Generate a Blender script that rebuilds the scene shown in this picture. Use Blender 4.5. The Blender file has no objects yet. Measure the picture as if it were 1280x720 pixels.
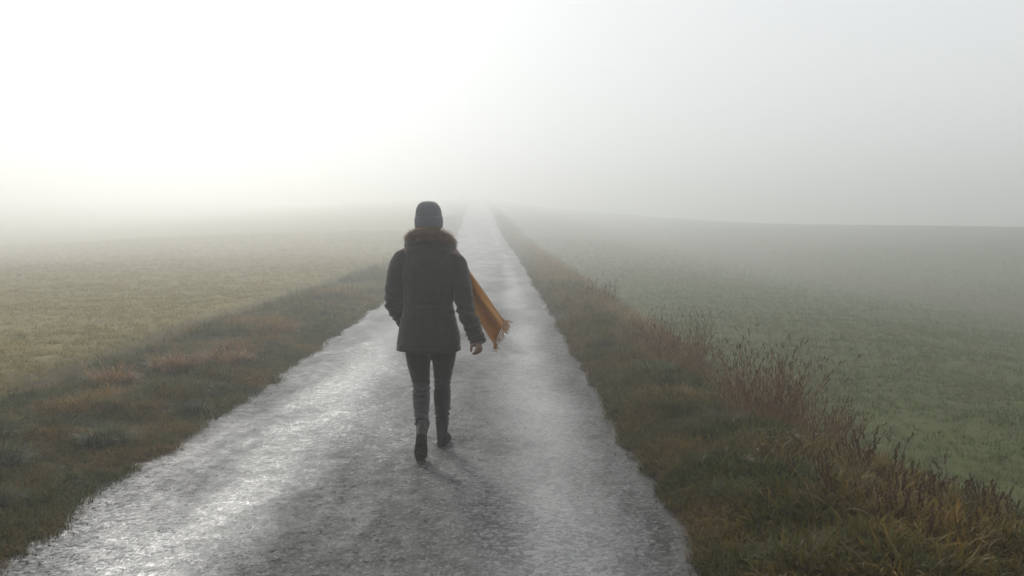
import bpy, math, random
import numpy as np
from mathutils import Vector, Matrix, noise as mnoise

SC = bpy.context.scene
COL = SC.collection
R = math.radians
rng = np.random.default_rng(7)
random.seed(7)

# ------------------------------------------------------------------ camera
cam_data = bpy.data.cameras.new('camera')
cam = bpy.data.objects.new('camera', cam_data)
COL.objects.link(cam)
cam.location = (0, 0, 1.57)
cam.rotation_euler = (R(90 - 3.68), 0, 0)
cam_data.lens = 35.0
cam_data.sensor_width = 36.0
cam_data.clip_start = 0.05
cam_data.clip_end = 2000
cam_data.dof.use_dof = True
cam_data.dof.focus_distance = 6.9
cam_data.dof.aperture_fstop = 4.0
SC.camera = cam

# ------------------------------------------------------------------ sky and sun
SUN_EL, SUN_AZ = 26.0, -19.0          # elevation, azimuth from +Y towards +X (degrees)
world = bpy.data.worlds.new('World')
SC.world = world
world.use_nodes = True
wn = world.node_tree
wn.nodes.clear()
w_out = wn.nodes.new('ShaderNodeOutputWorld')
w_bg = wn.nodes.new('ShaderNodeBackground')
w_sky = wn.nodes.new('ShaderNodeTexSky')
w_sky.sky_type = 'NISHITA'
w_sky.sun_disc = False
w_sky.sun_elevation = R(SUN_EL)
w_sky.sun_rotation = R(SUN_AZ)
w_sky.air_density = 1.0
w_sky.dust_density = 1.5
w_sky.ozone_density = 1.0
w_hs = wn.nodes.new('ShaderNodeHueSaturation')
w_hs.inputs['Saturation'].default_value = 0.10
wn.links.new(w_sky.outputs[0], w_hs.inputs['Color'])
w_mix = wn.nodes.new('ShaderNodeMix')          # thin cloud and fog overhead even the sky out
w_mix.data_type = 'RGBA'
w_mix.inputs['Factor'].default_value = 0.98
wn.links.new(w_hs.outputs[0], w_mix.inputs[6])
w_mix.inputs[7].default_value = (9.1, 9.45, 9.65, 1)
wn.links.new(w_mix.outputs[2], w_bg.inputs['Color'])
w_bg.inputs['Strength'].default_value = 0.09
wn.links.new(w_bg.outputs[0], w_out.inputs['Surface'])

sun_data = bpy.data.lights.new('sun', 'SUN')
sun_data.energy = 1.15
sun_data.angle = R(7.0)
sun_data.color = (1.0, 0.97, 0.92)
sun = bpy.data.objects.new('sun', sun_data)
COL.objects.link(sun)
sun_dir = Vector((math.sin(R(SUN_AZ)) * math.cos(R(SUN_EL)),
                  math.cos(R(SUN_AZ)) * math.cos(R(SUN_EL)), math.sin(R(SUN_EL))))
sun.rotation_euler = sun_dir.to_track_quat('Z', 'Y').to_euler()
sun.location = sun_dir * 60

SC.view_settings.view_transform = 'Standard'
SC.view_settings.look = 'None'
SC.view_settings.exposure = 0.0
SC.view_settings.gamma = 1.0
SC.view_settings.use_curve_mapping = False
SC.render.engine = 'CYCLES'
SC.cycles.use_denoising = True
SC.cycles.max_bounces = 6
SC.cycles.diffuse_bounces = 2
SC.cycles.glossy_bounces = 2
SC.cycles.transmission_bounces = 2
SC.cycles.volume_bounces = 2
SC.cycles.transparent_max_bounces = 8
SC.cycles.sample_clamp_indirect = 6.0

FOG_DENSITY, FOG_G, FOG_TOP = 0.0138, 0.78, 12.5

# ------------------------------------------------------------------ small helpers
def tag(o, label=None, cat=None, group=None, kind=None):
    if label: o['label'] = label
    if cat: o['category'] = cat
    if group: o['group'] = group
    if kind: o['kind'] = kind
    return o

def link(o, parent=None):
    COL.objects.link(o)
    if parent is not None:
        o.parent = parent
    return o

def mesh_obj(name, verts, faces, mat=None, parent=None, smooth=True):
    me = bpy.data.meshes.new(name)
    me.from_pydata([tuple(v) for v in verts], [], [tuple(f) for f in faces])
    me.update()
    if smooth:
        me.polygons.foreach_set('use_smooth', np.ones(len(me.polygons), dtype=bool))
    if mat: me.materials.append(mat)
    o = bpy.data.objects.new(name, me)
    return link(o, parent)

def empty(name, loc=(0, 0, 0), rz=0):
    o = bpy.data.objects.new(name, None)
    o.empty_display_size = 0.2
    o.location = loc
    o.rotation_euler = (0, 0, rz)
    return link(o)

def _hash(ix, iy, seed):
    h = (ix.astype(np.int64) * 374761393 + iy.astype(np.int64) * 668265263 + seed * 1442695041) & 0xFFFFFFFF
    h = ((h ^ (h >> 13)) * 1274126177) & 0xFFFFFFFF
    h = ((h ^ (h >> 16)) * 2246822519) & 0xFFFFFFFF
    return ((h ^ (h >> 15)) & 0xFFFFFF) / float(0xFFFFFF)

def vnoise(x, y, seed=0):
    ix, iy = np.floor(x), np.floor(y)
    fx, fy = x - ix, y - iy
    fx = fx * fx * fx * (fx * (fx * 6 - 15) + 10); fy = fy * fy * fy * (fy * (fy * 6 - 15) + 10)
    a = _hash(ix, iy, seed); b = _hash(ix + 1, iy, seed)
    c = _hash(ix, iy + 1, seed); d = _hash(ix + 1, iy + 1, seed)
    return (a + (b - a) * fx) * (1 - fy) + (c + (d - c) * fx) * fy - 0.5

def fbm(x, y, oct=3, seed=0):
    s, a, t = 0, 1.0, 0
    for k in range(oct):
        s = s + a * vnoise(x * 2 ** k + 17.3 * k, y * 2 ** k - 9.1 * k, seed + k); t += a; a *= .5
    return s / t

def sstep(a, b, x):
    t = np.clip((x - a) / (b - a), 0, 1)
    return t * t * (3 - 2 * t)

# ------------------------------------------------------------------ the lie of the land
_yy = np.arange(-300, 420, 0.5)
def _prof(ys, vs, width):
    v = np.interp(_yy, ys, vs)
    k = int(width / 0.5); ker = np.hanning(2 * k + 1); ker /= ker.sum()
    return np.convolve(np.pad(v, k, mode='edge'), ker, 'valid')
_XC = _prof([-300, 0, 4.6, 46.6, 77, 108, 150, 420], [0.9, -.75, -.8, -1.35, -2.55, -3.6, -5.0, -14], 6)
_HR = _prof([-300, 45, 60, 77, 108, 150, 200, 260, 330, 420], [0, 0, .25, .85, 2.3, 3.9, 5.7, 7.8, 9.9, 11.2], 14)
def xc(y): return np.interp(y, _yy, _XC)
def hr(y): return np.interp(y, _yy, _HR)
HALF = 1.66
def bank(y): return 2.65 + 1.0 * np.clip((7.5 - y) / 3.2, 0, 1) + 0.25 * vnoise(y * .35, y * 0 + 3, 5)

def right_edge(y): return HALF + .16 * fbm(y * .9, y * 0, 3, 31) + .11 * fbm(y * 3.7, y * 0, 3, 32) + .12
def left_edge(y): return HALF + .12 * fbm(y * .8, y * 0 + 7, 3, 33) + .10 * fbm(y * 3.4, y * 0 + 7, 3, 34)

def lands(x, y, fine=True):
    """height of soil, on every side of the road"""
    u = x - xc(y)
    base = hr(y)
    b = bank(y)
    # left of the road
    tl = np.clip((-u - 1.6) / 2.5, 0, 1)
    left = .03 * np.sin(np.pi * tl) ** 0.8 * (u > -4.1)
    left = left - .15 * np.exp(-((u + 3.85) / .24) ** 2) + .03 * np.exp(-((u + 4.4) / .22) ** 2)
    left = left - 1.9 * sstep(6, 60, -u)
    left_h = base + left
    # right of the road
    tr = np.clip((u - 1.6) / (b - 1.5), 0, 1)
    right = .13 * np.sin(np.pi * np.clip(tr, 0, 1)) ** .8
    right = right - .60 * sstep(b, b + 1.4, u) - 1.1 * sstep(5, 20, u)
    rr = sstep(16, 64, u)
    right = right + 2.45 * rr * (1 - .3 * sstep(110, 180, y)) - .9 * sstep(66, 110, u)
    right = right - .09 * np.exp(-((u - 19.6) / .34) ** 2) - .09 * np.exp(-((u - 21.8) / .34) ** 2)
    right_h = base * (1 - .95 * sstep(8, 80, u)) + right
    h = np.where(u < 0, left_h, right_h)
    if fine:
        verge = np.clip((np.abs(u) - 1.7) / .3, 0, 1)
        h = h + verge * (.13 * fbm(x * 1.7, y * 1.7, 3, 3) + .035 * fbm(x * 6, y * 6, 2, 4)
                         + .10 * fbm(x * .16, y * .16, 2, 8))
    # the soil passes under the road
    au = np.abs(u)
    rag = np.where(u < 0, left_edge(y), right_edge(y)) - HALF
    inside = 1 - sstep(1.42, 1.62, au - rag)
    shoulder = 1 - sstep(1.6, 2.0, au - rag)
    return h - .10 * inside - .030 * shoulder + .018 * fbm(x * 5, y * 5, 3, 71) * shoulder

def graded(a, b, dmin, growth, dmax, start):
    out = [start]; d = dmin
    while out[-1] < b:
        out.append(out[-1] + d); d = min(d * growth, dmax)
    lo = [start]; d = dmin
    while lo[-1] > a:
        lo.append(lo[-1] - d); d = min(d * growth, dmax)
    return np.array(sorted(set(lo[1:])) + out)

def grid_mesh(name, X, Y, Z, mat, attrs=None):
    ny, nx = X.shape
    me = bpy.data.meshes.new(name)
    nv = nx * ny
    me.vertices.add(nv)
    co = np.stack([X, Y, Z], -1).reshape(-1).astype(np.float32)
    me.vertices.foreach_set('co', co)
    i = np.arange(nv).reshape(ny, nx)
    q = np.stack([i[:-1, :-1], i[:-1, 1:], i[1:, 1:], i[1:, :-1]], -1).reshape(-1)
    nf = len(q) // 4
    me.loops.add(len(q)); me.loops.foreach_set('vertex_index', q.astype(np.int32))
    me.polygons.add(nf)
    me.polygons.foreach_set('loop_start', np.arange(0, len(q), 4, dtype=np.int32))
    me.polygons.foreach_set('loop_total', np.full(nf, 4, dtype=np.int32))
    me.polygons.foreach_set('use_smooth', np.ones(nf, dtype=bool))
    me.update(calc_edges=True)
    for k, v in (attrs or {}).items():
        a = me.attributes.new(k, 'FLOAT', 'POINT')
        a.data.foreach_set('value', v.reshape(-1).astype(np.float32))
    me.materials.append(mat)
    o = bpy.data.objects.new(name, me)
    return link(o)

# ------------------------------------------------------------------ materials
class NT:
    def __init__(s, name):
        s.mat = bpy.data.materials.new(name); s.mat.use_nodes = True
        s.t = s.mat.node_tree; s.t.nodes.clear()
        s.out = s.n('ShaderNodeOutputMaterial')
    def n(s, kind, **kw):
        nd = s.t.nodes.new(kind)
        for k, v in kw.items(): setattr(nd, k, v)
        return nd
    def l(s, a, b): s.t.links.new(a, b)
    def val(s, sock, v):
        if hasattr(v, 'is_output') or isinstance(v, bpy.types.NodeSocket): s.l(v, sock)
        else: sock.default_value = v
    def math(s, op, a, b=0.0, c=None, clamp=False):
        m = s.n('ShaderNodeMath', operation=op, use_clamp=clamp)
        s.val(m.inputs[0], a); s.val(m.inputs[1], b)
        if c is not None: s.val(m.inputs[2], c)
        return m.outputs[0]
    def mix(s, f, a, b):
        m = s.n('ShaderNodeMix', data_type='RGBA')
        s.val(m.inputs['Factor'], f)
        s.val(m.inputs[6], a if not isinstance(a, tuple) else (*a, 1)[:4])
        s.val(m.inputs[7], b if not isinstance(b, tuple) else (*b, 1)[:4])
        return m.outputs[2]
    def noise(s, vec, scale, detail=3, rough=.55, dist=0):
        m = s.n('ShaderNodeTexNoise')
        m.inputs['Scale'].default_value = scale; m.inputs['Detail'].default_value = detail
        m.inputs['Roughness'].default_value = rough; m.inputs['Distortion'].default_value = dist
        if vec is not None: s.l(vec, m.inputs['Vector'])
        return m.outputs['Fac']
    def ramp(s, f, stops):
        r = s.n('ShaderNodeValToRGB')
        el = r.color_ramp.elements
        while len(el) > 1: el.remove(el[-1])
        el[0].position = stops[0][0]; el[0].color = (*stops[0][1], 1)
        for p, c in stops[1:]:
            e = el.new(p); e.color = (*c, 1)
        s.val(r.inputs[0], f)
        return r.outputs[0]
    def maprange(s, v, a, b, c=0.0, d=1.0):
        m = s.n('ShaderNodeMapRange'); m.clamp = True
        s.val(m.inputs[0], v)
        for k, q in zip((1, 2, 3, 4), (a, b, c, d)): m.inputs[k].default_value = q
        return m.outputs[0]
    def attr(s, name, kind='GEOMETRY'):
        a = s.n('ShaderNodeAttribute', attribute_name=name, attribute_type=kind)
        return a.outputs['Fac']
    def pos(s): return s.n('ShaderNodeNewGeometry').outputs['Position']
    def objco(s): return s.n('ShaderNodeTexCoord').outputs['Object']
    def bump(s, h, strength, dist, normal=None):
        b = s.n('ShaderNodeBump'); b.inputs['Strength'].default_value = strength
        b.inputs['Distance'].default_value = dist; s.val(b.inputs['Height'], h)
        if normal is not None: s.l(normal, b.inputs['Normal'])
        return b.outputs[0]
    def bsdf(s, col, rough=.8, spec=.5, normal=None, sheen=0, trans=None):
        p = s.n('ShaderNodeBsdfPrincipled')
        s.val(p.inputs['Base Color'], (*col, 1) if isinstance(col, tuple) else col)
        s.val(p.inputs['Roughness'], rough); s.val(p.inputs['Specular IOR Level'], spec)
        if sheen: p.inputs['Sheen Weight'].default_value = sheen
        if normal is not None: s.l(normal, p.inputs['Normal'])
        sh = p.outputs[0]
        if trans:
            t = s.n('ShaderNodeBsdfTranslucent'); s.val(t.inputs['Color'], (*col, 1) if isinstance(col, tuple) else col)
            m = s.n('ShaderNodeMixShader'); m.inputs[0].default_value = trans
            s.l(sh, m.inputs[1]); s.l(t.outputs[0], m.inputs[2]); sh = m.outputs[0]
        s.l(sh, s.out.inputs['Surface'])
        return p

def grass_mat(name, stops, patch_scale=.9, root=(.03, .025, .015), trans=.35, w=(.62, .28, .30), rough=.55):
    m = NT(name); p = m.pos()
    n1 = m.noise(p, patch_scale, 3, .6)
    n1 = m.maprange(n1, .3, .7)
    rnd = m.n('ShaderNodeObjectInfo').outputs['Random']
    f = m.math('MULTIPLY', n1, w[0])
    f = m.math('ADD', f, m.math('MULTIPLY', rnd, w[1]))
    f = m.math('ADD', f, m.math('MULTIPLY', m.attr('blade'), w[2]))
    f = m.math('SUBTRACT', f, .10, clamp=True)
    col = m.ramp(f, stops)
    col = m.mix(m.maprange(m.attr('tip'), 0.0, .7), root, col)  # blades lighten from root to tip, painting lit tips into the colour
    m.bsdf(col, rough, .3, trans=trans)
    return m.mat

def plain_mat(name, c1, c2, scale=20, rough=.8, spec=.3, bumpd=0, trans=None, sheen=0):
    m = NT(name); p = m.objco()
    n = m.noise(p, scale, 4, .6)
    nor = m.bump(n, .5, bumpd) if bumpd else None
    m.bsdf(m.mix(m.maprange(n, .3, .7), c1, c2), rough, spec, nor, sheen, trans)
    return m.mat

# soil and turf under the plants
m = NT('soil_and_turf'); p = m.pos()
big, mid, fine_n = m.noise(p, .5, 4), m.noise(p, 5, 5, .65), m.noise(p, 38, 4, .7)
fl = m.ramp(m.math('ADD', m.math('MULTIPLY', mid, .6), m.math('MULTIPLY', fine_n, .4)),
            [(.34, (.11, .09, .036)), (.48, (.20, .17, .06)), (.58, (.26, .215, .085)), (.7, (.34, .26, .12))])
fr = m.ramp(m.math('ADD', m.math('MULTIPLY', mid, .5), m.math('MULTIPLY', fine_n, .5)),
            [(.36, (.062, .054, .024)), (.5, (.080, .092, .026)), (.66, (.10, .125, .034))])
vg = m.ramp(m.math('ADD', m.math('MULTIPLY', mid, .6), m.math('MULTIPLY', fine_n, .4)),
            [(.35, (.018, .015, .009)), (.5, (.045, .040, .015)), (.65, (.095, .066, .025))])
so = m.ramp(fine_n, [(.3, (.022, .016, .011)), (.7, (.06, .043, .03))])
c = m.mix(m.attr('right_field'), fl, fr)
c = m.mix(m.attr('verge'), c, vg)
c = m.mix(m.attr('bare_soil'), c, so)
hb = m.math('ADD', m.math('MULTIPLY', mid, 1.0), m.math('MULTIPLY', fine_n, .35))
m.bsdf(c, .9, .2, m.bump(hb, .9, .05))
M_GROUND = m.mat

# wet, worn road surface: dark stone chippings held in bitumen, a film of water in the wheel tracks
m = NT('wet_asphalt'); p = m.pos()
st = m.n('ShaderNodeMapping'); st.inputs['Scale'].default_value = (1.0, .30, 1.0); m.l(p, st.inputs[0])
def chips(scale):
    v = m.n('ShaderNodeTexVoronoi'); v.inputs['Scale'].default_value = scale; m.l(p, v.inputs['Vector'])
    return v.outputs['Color'], v.outputs['Distance']
c1, d1 = chips(40); c2, d2 = chips(95)
sep = m.n('ShaderNodeSeparateColor'); m.l(c1, sep.inputs[0])
sep2 = m.n('ShaderNodeSeparateColor'); m.l(c2, sep2.inputs[0])
grain = m.math('ADD', m.math('MULTIPLY', sep.outputs[0], .55), m.math('MULTIPLY', sep2.outputs[0], .45))
patch = m.maprange(m.noise(st.outputs[0], 1.1, 5, .62, .4), .38, .62)      # worn and porous areas, drawn out along the lane
small = m.maprange(m.noise(p, 7, 4, .65), .34, .66)
track_and_far_sheen = m.attr('track_and_far_sheen')                   # wheel wear, plus brightness of the far road painted in by distance
mud = m.attr('edge_silt')
film = m.math('ADD', m.math('MULTIPLY', track_and_far_sheen, .45), m.math('ADD', m.math('MULTIPLY', patch, .34), m.math('MULTIPLY', small, .20)), clamp=True)  # water film, raised further off by the painted far sheen
film = m.math('MAXIMUM', film, m.math('MULTIPLY', mud, .85))
tone = m.ramp(grain, [(.12, (.006, .006, .006)), (.42, (.026, .026, .026)), (.62, (.070, .069, .067)), (.9, (.24, .235, .225))])
tone = m.mix(m.math('MULTIPLY', film, .35), tone, (.034, .034, .034))
tone = m.mix(m.math('MULTIPLY', m.math('MULTIPLY', track_and_far_sheen, m.math('ADD', m.math('MULTIPLY', patch, .6), .4)), m.maprange(grain, .2, .8, .25, 1.0)), tone, (.32, .314, .303))      # fine pale dust in the wheel tracks; further off, sheen painted over the lane
tone = m.mix(m.math('MULTIPLY', mud, .45), tone, (.085, .076, .064))
rough = m.math('ADD', m.maprange(film, .1, .8, .55, .27), m.math('MULTIPLY', sep.outputs[1], .12))
spec = m.maprange(film, .15, .8, .10, .58)
def jitter(col, k):
    v = m.n('ShaderNodeVectorMath', operation='SUBTRACT'); m.l(col, v.inputs[0]); v.inputs[1].default_value = (.5, .5, .5)
    w_ = m.n('ShaderNodeVectorMath', operation='SCALE'); m.l(v.outputs[0], w_.inputs[0]); m.val(w_.inputs['Scale'], k)
    return w_.outputs[0]
ge = m.n('ShaderNodeNewGeometry')
a1 = m.n('ShaderNodeVectorMath', operation='ADD'); m.l(ge.outputs['Normal'], a1.inputs[0]); m.l(jitter(c1, m.maprange(film, .1, .8, .60, .14)), a1.inputs[1])
a2 = m.n('ShaderNodeVectorMath', operation='ADD'); m.l(a1.outputs[0], a2.inputs[0]); m.l(jitter(c2, m.maprange(film, .1, .8, .45, .14)), a2.inputs[1])
nn = m.n('ShaderNodeVectorMath', operation='NORMALIZE'); m.l(a2.outputs[0], nn.inputs[0])
hgt = m.math('MULTIPLY', m.math('ADD', d1, m.math('MULTIPLY', d2, .5)), -1.0)
nb = m.bump(hgt, .35, .006, nn.outputs[0])
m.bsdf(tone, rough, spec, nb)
M_ROAD = m.mat

# ------------------------------------------------------------------ ground
xs = graded(-240, 240, .07, 1.0, .07, 0)
xs = graded(-8, 8, .075, 1.0, .075, 0)
def outward(start, end, d, g, dm):
    o = [start]
    while abs(o[-1]) < end:
        o.append(o[-1] + d); d = math.copysign(min(abs(d * g), dm), d)
    return o[1:]
xs = np.array(sorted(outward(-8.1, 270, -.1, 1.035, 9)) + [-8.1] + list(xs[(xs > -8.05) & (xs < 8.05)]) + [8.1] + outward(8.1, 270, .1, 1.035, 9))
ys = graded(-40, 405, .06, 1.0089, 5, 3.2)
X, Y = np.meshgrid(xs, ys)
Z = lands(X, Y)
U = X - xc(Y)
B = bank(Y)
wob = .25 * fbm(X * .9, Y * .9, 3, 21)
verge = np.where(U < 0, sstep(4.0, 3.65, -U + wob), 1 - sstep(B + .3, B + 1.0, U + wob))
rfield = (U > 0) * 1.0
furrow = np.exp(-((U + 3.85 + .4 * wob) / .28) ** 2)
tram = np.exp(-((U - 19.6) / .5) ** 2) + np.exp(-((U - 21.8) / .5) ** 2)
edge = np.exp(-((np.abs(U) - 1.72) / .16) ** 2)
soil = np.clip(furrow + tram + .25 * edge, 0, 1)
ground = grid_mesh('ground', X, Y, Z, M_GROUND, {'verge': verge, 'right_field': rfield, 'bare_soil': soil})
tag(ground, kind='structure')

# ------------------------------------------------------------------ road
ry = graded(-40, 230, .012, 1.0, .012, 3.4)
ry = []
yv, d = 3.3, .010
while yv < 395:
    ry.append(yv); yv += d; d = min(d * 1.0042, 3)
ry = np.array(sorted(outward(3.3, 40, -.05, 1.05, 2)) + ry)
ry = np.concatenate([np.arange(-40, 3.2, .8), np.array([v for v in ry if v >= 3.25])])
t = np.linspace(-1, 1, 300)
T, YY = np.meshgrid(t, ry)
UU = np.where(T < 0, T * (left_edge(YY) + .25), T * (right_edge(YY) + .25))
XX = xc(YY) + UU
near = np.clip((26 - YY) / 14, 0, 1)
ZZ = hr(YY) - .030 + .035 * (1 - (UU / 1.8) ** 2)
ZZ += .012 * fbm(XX * 1.3, YY * .8, 2, 41)
trk = np.exp(-((UU - 1.08 - .1 * fbm(YY * .3, YY * 0, 2, 43)) / .30) ** 2) + .6 * np.exp(-((UU + .78 - .1 * fbm(YY * .3, YY * 0, 2, 44)) / .36) ** 2)
ZZ -= .010 * trk
rough_amp = (1 - .6 * np.clip(trk, 0, 1))
ZZ += near * rough_amp * (.004 * fbm(XX * 36, YY * 36, 2, 45) + .006 * fbm(XX * 5, YY * 4, 2, 46))
silt = np.where(UU > 0, np.exp(-((right_edge(YY) - UU - .06) / .13) ** 2), .55 * np.exp(-((left_edge(YY) + UU - .03) / .08) ** 2))
silt = silt * (.6 + .9 * fbm(XX * 3, YY * 1.2, 3, 47) + .3)
over = np.clip((np.abs(UU) - np.where(UU < 0, left_edge(YY), right_edge(YY))) / .12, 0, 1)
ZZ -= .05 * over
road = grid_mesh('road', XX, YY, ZZ, M_ROAD, {'track_and_far_sheen': np.clip(np.maximum(trk * (1 - .35 * sstep(18, 45, YY)), (.45 + .5 * fbm(XX * .8, YY * .15, 2, 48)) * sstep(10, 30, YY)), 0, 1), 'edge_silt': np.clip(silt, 0, 1)})  # further off the whole lane is paled, painting in a bright sheen
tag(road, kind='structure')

# ------------------------------------------------------------------ grass, by instances of small tufts

def blades(n, length, width, lean, spread, seed, segs=3, droop=.5, clump=0.0):
    r = np.random.default_rng(seed)
    V, F, tip, bl = [], [], [], []
    for k in range(n):
        a = r.uniform(0, 2 * math.pi); rad = spread * math.sqrt(r.uniform(0, 1))
        bx, by = rad * math.cos(a), rad * math.sin(a)
        da = a + r.normal(0, .9)
        L = length * r.uniform(.45, 1.15); le = lean * r.uniform(.3, 1.5); dr = droop * r.uniform(.3, 1.6)
        w = width * r.uniform(.6, 1.3)
        px, py, pz = bx, by, -.01
        ang = le
        side = (-math.sin(da), math.cos(da))
        i0 = len(V); c = r.uniform()
        for s in range(segs + 1):
            f = s / segs
            ww = w * (1 - f) ** .7 * .5
            if s == segs:
                V.append((px, py, pz)); tip.append(1); bl.append(c)
            else:
                V.append((px - side[0] * ww, py - side[1] * ww, pz)); V.append((px + side[0] * ww, py + side[1] * ww, pz))
                tip += [f, f]; bl += [c, c]
            st = L / segs
            px += math.cos(da) * math.sin(ang) * st; py += math.sin(da) * math.sin(ang) * st; pz += math.cos(ang) * st
            ang += dr
        for s in range(segs):
            q = i0 + 2 * s
            F.append((q, q + 1, q + 3, q + 2) if s < segs - 1 else (q, q + 1, q + 2))
    return V, F, tip, bl

def blade_mesh(name, data, mat):
    V, F, tip, bl = data
    me = bpy.data.meshes.new(name)
    me.from_pydata(V, [], F); me.update()
    for k, v in (('tip', tip), ('blade', bl)):
        a = me.attributes.new(k, 'FLOAT', 'POINT'); a.data.foreach_set('value', np.array(v, dtype=np.float32))
    me.polygons.foreach_set('use_smooth', np.ones(len(me.polygons), dtype=bool))
    me.materials.append(mat)
    return me

def source(coll, name, me):
    o = bpy.data.objects.new(name, me); coll.objects.link(o); return o

def scatter(name, pts, coll, nvar, scale, tilt=.25):
    """one stuff object: tufts set on a cloud of points"""
    n = len(pts)
    me = bpy.data.meshes.new(name)
    me.vertices.add(n); me.vertices.foreach_set('co', np.asarray(pts, dtype=np.float32).reshape(-1))
    rot = np.stack([rng.normal(0, tilt, n), rng.normal(0, tilt, n), rng.uniform(0, 6.283, n)], -1)
    a = me.attributes.new('rot', 'FLOAT_VECTOR', 'POINT'); a.data.foreach_set('vector', rot.astype(np.float32).reshape(-1))
    a = me.attributes.new('scl', 'FLOAT', 'POINT'); a.data.foreach_set('value', np.asarray(scale, dtype=np.float32))
    a = me.attributes.new('idx', 'INT', 'POINT'); a.data.foreach_set('value', rng.integers(0, nvar, n).astype(np.int32))
    o = bpy.data.objects.new(name, me); link(o)
    ng = bpy.data.node_groups.new(name + '_nodes', 'GeometryNodeTree')
    ng.interface.new_socket('Geometry', in_out='INPUT', socket_type='NodeSocketGeometry')
    ng.interface.new_socket('Geometry', in_out='OUTPUT', socket_type='NodeSocketGeometry')
    N = ng.nodes.new; L = ng.links.new
    gi, go = N('NodeGroupInput'), N('NodeGroupOutput')
    ci = N('GeometryNodeCollectionInfo'); ci.inputs['Collection'].default_value = coll
    ci.inputs['Separate Children'].default_value = True; ci.inputs['Reset Children'].default_value = True
    ip = N('GeometryNodeInstanceOnPoints'); ip.inputs['Pick Instance'].default_value = True
    def at(nm, ty):
        q = N('GeometryNodeInputNamedAttribute'); q.data_type = ty; q.inputs['Name'].default_value = nm
        return q.outputs['Attribute']
    e2r = N('FunctionNodeEulerToRotation')
    L(at('rot', 'FLOAT_VECTOR'), e2r.inputs[0]); L(e2r.outputs[0], ip.inputs['Rotation'])
    L(at('scl', 'FLOAT'), ip.inputs['Scale']); L(at('idx', 'INT'), ip.inputs['Instance Index'])
    L(gi.outputs[0], ip.inputs['Points']); L(ci.outputs[0], ip.inputs['Instance'])
    L(ip.outputs[0], go.inputs[0])
    md = o.modifiers.new('tufts', 'NODES'); md.node_group = ng
    return o

def shapes(name, builders, mat):
    c = bpy.data.collections.new(name)
    for k, b in enumerate(builders):
        source(c, f'{name}_{k}', blade_mesh(f'{name}_{k}', b, mat))
    return c

G_LV = grass_mat('verge_grass_rusty', [(.0, (.015, .028, .005)), (.30, (.050, .074, .012)), (.54, (.10, .098, .020)), (.76, (.24, .135, .028)), (1, (.38, .25, .09))], .9, (.016, .012, .007))
G_RV = grass_mat('verge_grass_olive', [(.0, (.017, .030, .004)), (.3, (.064, .078, .009)), (.55, (.14, .10, .018)), (.8, (.25, .15, .036)), (1, (.36, .25, .10))], 1.1, (.03, .022, .012))
G_LF = grass_mat('pasture_grass', [(.0, (.15, .155, .026)), (.35, (.30, .255, .055)), (.6, (.45, .335, .10)), (1, (.56, .42, .20))], .7, (.07, .058, .03), .35, (.35, .25, .35))
G_RF = grass_mat('winter_crop_green', [(.0, (.050, .080, .010)), (.5, (.095, .13, .022)), (.85, (.15, .155, .040)), (1, (.21, .155, .065))], .6, (.06, .066, .020))
G_TAN = grass_mat('dead_tall_grass', [(.0, (.19, .125, .052)), (.5, (.31, .215, .095)), (1, (.46, .35, .19))], 1.2, (.05, .033, .018))

c_lv = shapes('rusty_tuft', [blades(15, .125, .0085, .55, .055, 100 + k, 3, .5) for k in range(6)], G_LV)
c_rv = shapes('olive_tuft', [blades(15, .115, .0080, .6, .06, 120 + k, 3, .5) for k in range(6)], G_RV)
c_lf = shapes('pasture_tuft', [blades(12, .075, .005, .5, .06, 140 + k, 2, .5) for k in range(5)], G_LF)
c_rf = shapes('crop_tuft', [blades(10, .09, .006, .4, .045, 160 + k, 2, .5) for k in range(5)], G_RF)
c_tan = shapes('tall_tan_tuft', [blades(18, .42, .0045, .25, .06, 180 + k, 4, .22) for k in range(5)], G_TAN)

def field_points(y0, y1, u0, u1, dens, seed, keep=None):
    """random soil points inside a widened view wedge; u measured from the road's centre line"""
    r = np.random.default_rng(seed)
    n = int((y1 - y0) * (u1 - u0) * dens)
    y = r.uniform(y0, y1, n); u = r.uniform(u0, u1, n); x = xc(y) + u
    ok = np.abs(x) < .60 * y + 2.0
    x, y, u = x[ok], y[ok], u[ok]
    if keep is not None:
        k = keep(x, y, u, r); x, y, u = x[k], y[k], u[k]
    return np.stack([x, y, lands(x, y)], -1), u

# left verge
P = []; S = []
def k_lv(x, y, u, r): return (-u > left_edge(y) - .15 + r.exponential(.05, len(y))) & (r.uniform(size=len(y)) < 1 - .95 * np.exp(-((u + 3.85) / .26) ** 2))
for y0, y1, dn, sc in ((2.8, 9, 900, .9), (9, 16, 480, 1.05), (16, 32, 170, 1.3), (32, 60, 36, 1.7), (60, 110, 10, 2.2)):
    p_, u_ = field_points(y0, y1, -3.95, -1.5, dn, int(y0 * 10) + 1, k_lv)
    lump = np.minimum(.5 + 3.2 * np.clip(fbm(p_[:, 0] * 1.7, p_[:, 1] * 1.7, 2, 61) + .22, 0, .75) ** 1.5, 1.5)
    fade = .62 + .38 * sstep(1.7, 2.3, -u_)
    P.append(p_); S.append(sc * lump * fade * rng.uniform(.6, 1.3, len(u_)))
p_, u_ = field_points(2.8, 16, -2.15, -1.35, 700, 901, lambda x, y, u, r: (-u > left_edge(y) - .22 + r.exponential(.06, len(y))) & (-u < left_edge(y) + .28))
P.append(p_); S.append(rng.uniform(.35, .85, len(u_)))
o = scatter('verge_grass', np.concatenate(P), c_lv, 6, np.concatenate(S), .3)
tag(o, 'dark green and rusty brown grass covering the hummocky left verge', 'grass', kind='stuff')
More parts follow.
